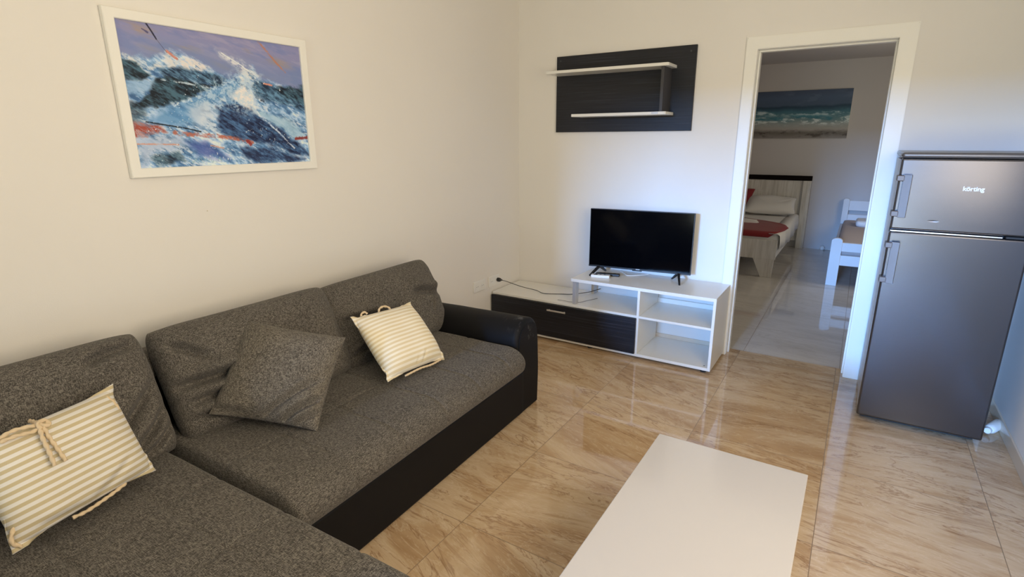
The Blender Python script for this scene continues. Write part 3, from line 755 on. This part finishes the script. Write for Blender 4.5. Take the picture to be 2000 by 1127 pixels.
# plain square pillow: corners bottom / left / top / right
def throw(name, bl, br, tr, tl, t, m, label, cat='pillow', group=None, **k):
    bl, br, tr, tl = map(Vector, (bl, br, tr, tl)); c = (bl+br+tr+tl)/4
    xd = ((br-bl)+(tr-tl))/2; yd = ((tl-bl)+(tr-br))/2
    bm = cushion(xd.length, yd.length, t, **k); M = frame_from(c, xd, yd)
    return bm, M, xd.length, yd.length
A_bot, A_left, A_top, A_right = (.775, -2.705, .452), (.43, -2.93, .478), (.345, -2.655, .800), (.645, -2.44, .665)
bm, M, w, h_ = throw('', A_left, A_bot, A_right, A_top, .15, None, '', pinch=.009, p=2.6, q=.62, n=110, seed=21, wob=.010,
   folds=[((.04, -.21), (.20, -.06), .011, .030), ((.09, -.215), (.21, -.11), .010, .028), ((-.02, -.20), (.17, .0), .011, .024), ((-.20, -.17), (-.05, -.19), .012, .016)])
o = obj('square_pillow', bm, M_fab2, None, True); o.matrix_world = M
tag(o, 'plain grey square pillow standing on its corner on the sofa', 'pillow')

def striped(name, corners, t, m, label, seed, ties, folds=(), hem=.011):
    tl, tr, br, bl = corners
    bm, M, w, h = throw('', bl, br, tr, tl, t, None, '', pinch=.004, p=3.0, q=.6, n=90, seed=seed, wob=.010, folds=folds, corner=.03)
    T = bpy.data.objects.new(name, None); COL.objects.link(T); T.matrix_world = M; T.empty_display_size = .05; tag(T, label, 'pillow')
    obj('cover', bm, m, T, True)
    # flat ruffled flange all round
    fb = bmesh.new(); N_ = 120; inner = []; outer = []; mid = []
    per = []
    for k in range(N_):
        s = 4*k/N_; e = int(s); f = 2*(s-e)-1
        u, v = [(f, -1), (1, f), (-f, 1), (-1, -f)][e]
        per.append((u, v))
    for s_, lst, g in ((0.93, inner, 0), (1.0, mid, .5), (1.0, outer, 1)):
        for k, (u, v) in enumerate(per):
            x = u*w/2*(1-.020*2*(1-v*v)*abs(u)**2/w); y = v*h/2*(1-.020*2*(1-u*u)*abs(v)**2/h)
            n2 = Vector((x, y)); 
            ex = math.copysign(min(1, abs(u)**10), u); ey = math.copysign(min(1, abs(v)**10), v)
            rag = 1+.35*noise.noise(Vector((x*22, y*22, seed)))
            x = x*s_+ex*hem*g*rag; y = y*s_+ey*hem*g*rag
            z = g*.011*noise.noise(Vector((x*30, y*30, seed+3)))*2
            lst.append((x, y, z))
    for sg in (1,):
        V = [[fb.verts.new(Vector(p)+Vector((0, 0, zz))) for p in L] for L, zz in ((inner, .0025), (mid, .0022), (outer, .0012), (outer, -.0012), (mid, -.0022), (inner, -.0025))]
        for A, C in zip(V, V[1:]):
            for k in range(N_): fb.faces.new((A[k], A[(k+1) % N_], C[(k+1) % N_], C[k]))
    obj('hem', fb, m, T, True)
    for kind, pts in ties:
        pts = [(x*w/.37, y*h/.43, z) for x, y, z in pts]
        b = tube(bmesh.new(), pts, .0048, 10, twist=300, n=14); o = obj('rope_tie', b, M_rope, T, True); o['label'] = 'twisted cotton rope'
    return T, w, h
# pillow on the seat by the arm
striped('striped_pillow', ((.530, -2.262, .712), (.500, -1.895, .665), (.762, -1.945, .455), (.712, -2.300, .455)), .13, M_str2,
   'cream striped pillow with looped rope on its top edge, near the black arm', 31,
   [('loop', [(-.03, .205, -.01), (-.012, .236, .0), (.02, .243, .002), (.045, .226, .0), (.05, .20, -.01)]),
    ('loop', [(-.135, .195, -.012), (-.125, .232, -.004), (-.105, .238, .0), (-.10, .22, .004)]),
    ('edge', [(-.10, -.235, .008), (.0, -.228, .012), (.08, -.232, .010), (.16, -.222, .006)])],
   folds=[((.0, -.19), (.05, -.11), .008, .006), ((-.04, -.20), (.0, -.12), .008, .005)])
# pillow on the chaise
cs = ((.525, -3.585, .722), (.450, -3.210, .726), (.565, -3.182, .464), (.645, -3.540, .464))
T2, w2, h2 = striped('striped_pillow', cs, .14, M_str1,
   'tan striped pillow with a rope bow, lying on the chaise at the left', 37,
   [], folds=[((-.02, -.15), (.12, -.07), .012, .008), ((-.14, -.12), (-.02, -.13), .01, .008)])
def rope(pts):
    pts = [(x*w2/.39, y*h2/.325, z) for x, y, z in pts]
    o = obj('rope_tie', tube(bmesh.new(), pts, .0050, 10, twist=300, n=14), M_rope, T2, True); o['label'] = 'twisted cotton rope'
zt_ = .078
kx, ky, kz = -.040, .136, zt_-.022                     # the knot, high up near the top edge
rope([(kx-.088, ky+.014, kz-.020), (kx-.060, ky+.020, kz-.008), (kx-.025, ky+.012, kz+.004), (kx, ky, kz+.008), (kx-.025, ky-.006, kz+.006), (kx-.060, ky+.002, kz-.002), (kx-.090, ky+.004, kz-.016)])
rope([(kx+.006, .166, .004), (kx+.002, .158, .030), (kx-.006, ky+.008, kz+.010), (kx+.010, ky-.008, kz+.016), (kx+.012, ky+.010, kz+.010), (kx-.010, ky+.012, kz+.014), (kx-.010, ky-.008, kz+.014)])
rope([(kx, ky, kz+.010), (kx-.006, ky-.035, kz+.022), (kx-.006, ky-.080, kz+.030), (kx-.002, ky-.130, kz+.030)])
rope([(kx-.008, ky, kz+.010), (kx-.020, ky-.035, kz+.022), (kx-.026, ky-.080, kz+.030), (kx-.030, ky-.128, kz+.030)])
rope([(.150, .150, .008), (.163, .135, .026), (.170, .10, .034), (.168, .070, .026), (.166, .05, .008)])
rope([(.10, -.158, .012), (.05, -.165, .018), (-.02, -.172, .014), (-.06, -.168, .010)])
rope([(-.165, -.095, .012), (-.188, -.11, .016), (-.200, -.14, .012), (-.185, -.165, .006)])

# ------------------------------------------------------------------ coffee table
ct = thing('coffee_table', (2.107, -2.56, 0), 'white glossy rectangular coffee table on the tiled floor, in the foreground', 'table')
obj('tabletop', B(-.246, .246, -.52, .522, .392, .422, bev=.0025, seg=2), M_gloss, ct)
obj('apron', B(-.20, .20, -.47, .47, .345, .392), M_white, ct)
for sx in (-1, 1):
    for sy in (-1, 1): obj('leg', B(sx*.19-.02, sx*.19+.02, sy*.455-.02, sy*.455+.02, 0, .392, bev=.002, seg=1), M_white, ct)
obj('lower_shelf', B(-.17, .17, -.435, .435, .14, .156, bev=.001, seg=1), M_white, ct)

# ------------------------------------------------------------------ fridge
fx0, fx1, ff = 2.519, 3.046, -.624
fg = thing('refrigerator', ((fx0+fx1)/2, -.33, 0), 'tall dark steel two-door refrigerator standing in the right corner', 'refrigerator')
gx, gy = -(fx0+fx1)/2, .33
# steel doors carry a texture frame starting at their left edge, so each door is a child placed at that edge
def FB(x0, x1, y0, y1, z0, z1, b=.003, s=2): return B(x0+gx, x1+gx, y0+gy, y1+gy, z0, z1, bev=b, seg=s)
obj('body', FB(fx0+.004, fx1-.004, ff+.062, -.045, .03, 1.375, .004), M_steelside, fg)
obj('plinth', FB(fx0+.02, fx1-.02, ff+.075, ff+.10, .004, .05, .002), M_rubber, fg)
lid = obj('top_lid', FB(fx0-.001, fx1+.001, ff-.001, -.045, 1.388, 1.413, .010, 3), mat('dark_grey_lid', (.13, .125, .125), .3, metal=.6), fg)
def door(z0, z1, nm):
    b = B(0, fx1-fx0, 0, .055, z0, z1, bev=.009, seg=3)
    o = obj(nm, b, M_steel, fg); o.location = (fx0+gx, ff+gy, 0); return o
dt = door(1.049, 1.386, 'freezer_door'); dl = door(.040, 1.036, 'fridge_door')
obj('gasket', FB(fx0+.001, fx1-.001, ff+.0545, ff+.064, .05, 1.385, .001, 1), M_rubber, fg)
obj('hinge_strip', FB(fx0+.004, fx1-.10, ff+.004, ff+.05, 1.0375, 1.0440, .001, 1), mat('bright_trim', (.75, .78, .82), .25, metal=1), fg)
obj('hinge', FB(fx1-.09, fx1-.004, ff+.002, ff+.05, 1.0372, 1.0475, .002, 1), M_rubber, fg)
M_handle = mat('satin_handle', (.13, .115, .11), .42, metal=.35)
for d, z0, z1 in ((dt, 1.110, 1.312), (dl, .782, .990)):
    hb = bmesh.new()
    # flat grip blade in front of the door
    pts = [(.018, -.032), (.050, -.036), (.052, -.030), (.046, -.026), (.018, -.024)]
    prism(pts, z0, z1, 'z', .001, 1, hb)
    hd = obj('handle', hb, M_handle, d)
    for zz in (z0+.004, z1-.030):
        b = B(-.008, .022, -.034, .028, zz, zz+.026, bev=.003, seg=2); obj('handle_bracket', b, M_handle, hd)
tc = bpy.data.curves.new('lettering', 'FONT'); tc.body = 'körting'; tc.size = .0275; tc.extrude = .0006; tc.offset = .0008; tc.space_character = .97; tc.align_x = 'CENTER'
to = bpy.data.objects.new('tmp_text', tc); COL.objects.link(to); bpy.context.view_layer.update()
me = bpy.data.meshes.new_from_object(to); bpy.data.objects.remove(to)
lo = bpy.data.objects.new('lettering', me); COL.objects.link(lo); lo.parent = dt; lo.location = (2.806-fx0, -.0012, 1.245); lo.rotation_euler = (R_(90), 0, 0)
me.materials.clear(); me.materials.append(mat('white_lettering', (.85, .87, .9), .4)); lo['label'] = 'white lettering on the freezer door'
for x in (fx0+.05, fx1-.05):
    for y in (ff+.12, -.09): obj('foot', lathe([(.018, 0), (.018, .03)], 14, c=(x+gx, y+gy, 0)), M_rubber, fg)
# white bottle end on the floor by the wall
bo = thing('plastic_bottle', (3.118, -.40, .0), 'small white plastic bottle lying on the floor between fridge and wall', 'bottle', rz=R_(62))
obj('body', lathe([(.004, -.10), (.022, -.098), (.026, -.085), (.026, .01), (.020, .028), (.013, .034)], 24, axis='x', c=(0, 0, .026)), M_plastic, bo, True)
obj('cap', lathe([(.016, .034), (.016, .052), (.013, .056)], 20, axis='x', c=(0, 0, .026)), M_plastic, bo)
for o_ in bo.children: o_.location = (0, 0, 0)
bo.rotation_euler = (0, 0, R_(-118))

# ------------------------------------------------------------------ bedroom: double bed
bd = thing('double_bed', (1.0, 3.6, 0), 'whitewashed wood double bed with a dark strip along its headboard', 'bed')
def BB(x0, x1, y0, y1, z0, z1, b=.003, s=1): return B(x0-1, x1-1, y0-3.6, y1-3.6, z0, z1, bev=b, seg=s)
obj('headboard', box(BB(.12, 1.815, 4.60, 4.635, .10, .925), .72, .815, .965, 1.04, 0, .925, .002, 1), M_wash, bd)
s_ = obj('headboard_strip', BB(.12, 1.817, 4.585, 4.64, .925, .988), mat('dark_brown_strip', (.006, .0035, .003), .7, spec=.1), bd); s_['label'] = 'dark brown strip'
obj('footboard', BB(.12, 1.700, 2.55, 2.575, .203, .412), M_wash, bd)
for sx in (1, -1):
    pts = [(1.474, .203), (1.686, .203), (1.676, 0), (1.568, 0)]
    if sx < 0: pts = [(1.82-a, b) for a, b in pts]
    obj('leg', prism([(a-1, b) for a, b in pts], 2.552-3.6, 2.60-3.6, 'y', .001, 1), M_wash, bd)
obj('side_rail', BB(1.675, 1.698, 2.575, 4.60, .22, .40), M_wash, bd)
obj('side_rail', BB(.122, .145, 2.575, 4.60, .22, .40), M_wash, bd)
mt_ = soft_box(.15-1, 1.70-1, 2.60-3.6, 4.585-3.6, .25, .475, (.05, .05, .05), .05, lambda p, n: .004*noise.noise(p*5))
obj('mattress', mt_, M_sheet, bd, True)
sh = bmesh.new()
rows = []
for i in range(24):
    y = 2.60+i*(4.56-2.60)/23
    wv = .008*math.sin(y*13)+.006*noise.noise(Vector((y*9, 0, 0)))
    rows.append([sh.verts.new((x-1, y-3.6, z)) for x, z in ((1.60, .480), (1.69, .479), (1.715+wv*.3, .462), (1.722+wv, .38), (1.722+wv*1.6, .28+.02*math.sin(y*3)))])
for A, C in zip(rows, rows[1:]):
    for k in range(4): sh.faces.new((A[k], A[k+1], C[k+1], C[k]))
so = obj('hanging_sheet', sh, M_sheet, bd, True); md = so.modifiers.new('thick', 'SOLIDIFY'); md.thickness = .004

# red throw across the foot
rb = bmesh.new(); edge_in = [(.25, 3.95), (.7, 3.9), (1.0, 3.80), (1.17, 3.70), (1.30, 3.62), (1.42, 3.55), (1.53, 3.47), (1.62, 3.38), (1.69, 3.28), (1.735, 3.17)]
edge_out = [(.25, 2.589), (.7, 2.589), (1.0, 2.589), (1.17, 2.589), (1.30, 2.589), (1.42, 2.589), (1.53, 2.589), (1.60, 2.589), (1.665, 2.62), (1.722, 2.92)]
rows = []
for (xa, ya), (xb_, yb_) in zip(edge_in, edge_out):
    r = []
    for k in range(13):
        t = (k/12)**.6; x = xa+(xb_-xa)*t; y = ya+(yb_-ya)*t
        z = .487+.004*noise.noise(Vector((x*7, y*7, 1)))-max(0, (x-1.68))*.35
        if y < 2.65: z = .425+math.sqrt(max(0, .062**2-min(2.65-y, .0615)**2))
        r.append(rb.verts.new((x, y, z)))
    rows.append(r)
for A, C in zip(rows, rows[1:]):
    for k in range(12): rb.faces.new((A[k], A[k+1], C[k+1], C[k]))
o = obj('red_throw', rb, M_red, None, True); md = o.modifiers.new('thick', 'SOLIDIFY'); md.thickness = .007; md.offset = 1
tag(o, 'dark red throw spread over the foot of the double bed', 'blanket')
# pillows
def bed_pillow(name, bl, br, tr, tl, t, m, label, seed):
    bm, M, w, h = throw('', bl, br, tr, tl, t, None, '', pinch=.02, p=2.8, q=.6, n=40, seed=seed, wob=.014, corner=.02, folds=[((-.2, .0), (-.05, -.1), .015, .01), ((.1, -.05), (.25, .08), .015, .01)])
    o = obj(name, bm, m, None, True); o.matrix_world = M; tag(o, label, 'pillow')
bed_pillow('bed_pillow', (1.06, 4.06, .525), (1.70, 4.14, .525), (1.68, 4.50, .69), (1.06, 4.46, .70), .16, M_sheet, 'white pillow against the headboard of the double bed', 41)
bed_pillow('bed_pillow', (.62, 4.26, .56), (1.10, 4.20, .555), (1.17, 4.50, .80), (.66, 4.50, .80), .13, M_red, 'dark red pillow left of the white one on the double bed', 43)
# towels on the throw
tw = thing('folded_towel', (1.21, 3.28, .492), 'white towel folded to a point, lying on the red throw', 'towel')
b = bmesh.new()
for k in range(3):
    z0 = k*.012; s = 1-.06*k
    prism([(-.16*s, .10*s), (.02*s, .13*s), (.185*s, .02*s), (.17*s, -.02*s), (.02*s, -.04*s), (-.16*s, -.07*s)], z0, z0+.011, 'z', .004, 2, b)
obj('folds', b, M_sheet, tw, True)
tr_ = thing('rolled_towel', (1.10, 3.62, .492), 'rolled white towel beside the folded one on the red throw', 'towel')
b = lathe([(.01, -.09), (.045, -.088), (.05, -.06), (.05, .06), (.045, .088), (.01, .09)], 24, axis='y', c=(0, 0, .05)); obj('roll', b, M_sheet, tr_, True)

# ------------------------------------------------------------------ bedroom: single bed
sb = thing('single_bed', (2.65, 3.57, 0), 'white painted wooden single bed seen through the doorway', 'bed')
def QB(x0, x1, y0, y1, z0, z1, b=.004, s=2): return B(x0-2.65, x1-2.65, y0-3.57, y1-3.57, z0, z1, bev=b, seg=s)
def post(x0, x1, y0, y1, h):
    xm = (x0+x1)/2; r = (x1-x0)/2
    pts = [(x0, 0), (x1, 0)]+[(xm+r*math.cos(a*math.pi/10), h-r*.6+r*.6*math.sin(a*math.pi/10)) for a in range(11)]
    return prism([(a-2.65, b) for a, b in pts], y0-3.57, y1-3.57, 'y', .003, 2)
for x0 in (2.203, 3.02):
    obj('foot_post', post(x0, x0+.098, 2.535, 2.585, .497), M_whitewood, sb)
    obj('head_post', post(x0+.015, x0+.085, 4.575, 4.625, .715), M_whitewood, sb)
for z0, z1 in ((.362, .452), (.216, .322)): obj('foot_rail', QB(2.30, 3.02, 2.545, 2.575, z0, z1), M_whitewood, sb)
for z0, z1 in ((.560, .690), (.40, .51)): obj('head_rail', QB(2.288, 3.035, 4.585, 4.61, z0, z1), M_whitewood, sb)
for x0 in (2.222, 3.06): obj('side_rail', QB(x0, x0+.028, 2.585, 4.575, .24, .385), M_whitewood, sb)
mm = soft_box(2.252-2.65, 3.055-2.65, 2.59-3.57, 4.57-3.57, .30, .442, (.03, .03, .03), .05); obj('mattress', mm, M_mauve, sb, True)
wt = loose('folded_towel', soft_box(-.11, .11, -.16, .16, 0, .075, (.03, .03, .03), .02, lambda p, n: .006*noise.noise(p*14)), M_whitewood, (2.50, 4.05, .442), True, 'pale bluish folded towel on the single bed beside the door jamb', 'towel')
# plug by the skirting
pg = thing('cable_plug', (2.05, 4.60, 0), 'small shiny white plug on the bedroom floor against the skirting', 'plug')
obj('body', lathe([(.012, 0), (.028, .008), (.032, .03), (.024, .052), (.006, .062)], 18), M_plastic, pg, True)
obj('cord', tube(bmesh.new(), [(.02, 0, .02), (.10, .02, .012), (.2, .01, .006), (.34, .02, .006)], .004, 6), M_plastic, pg)
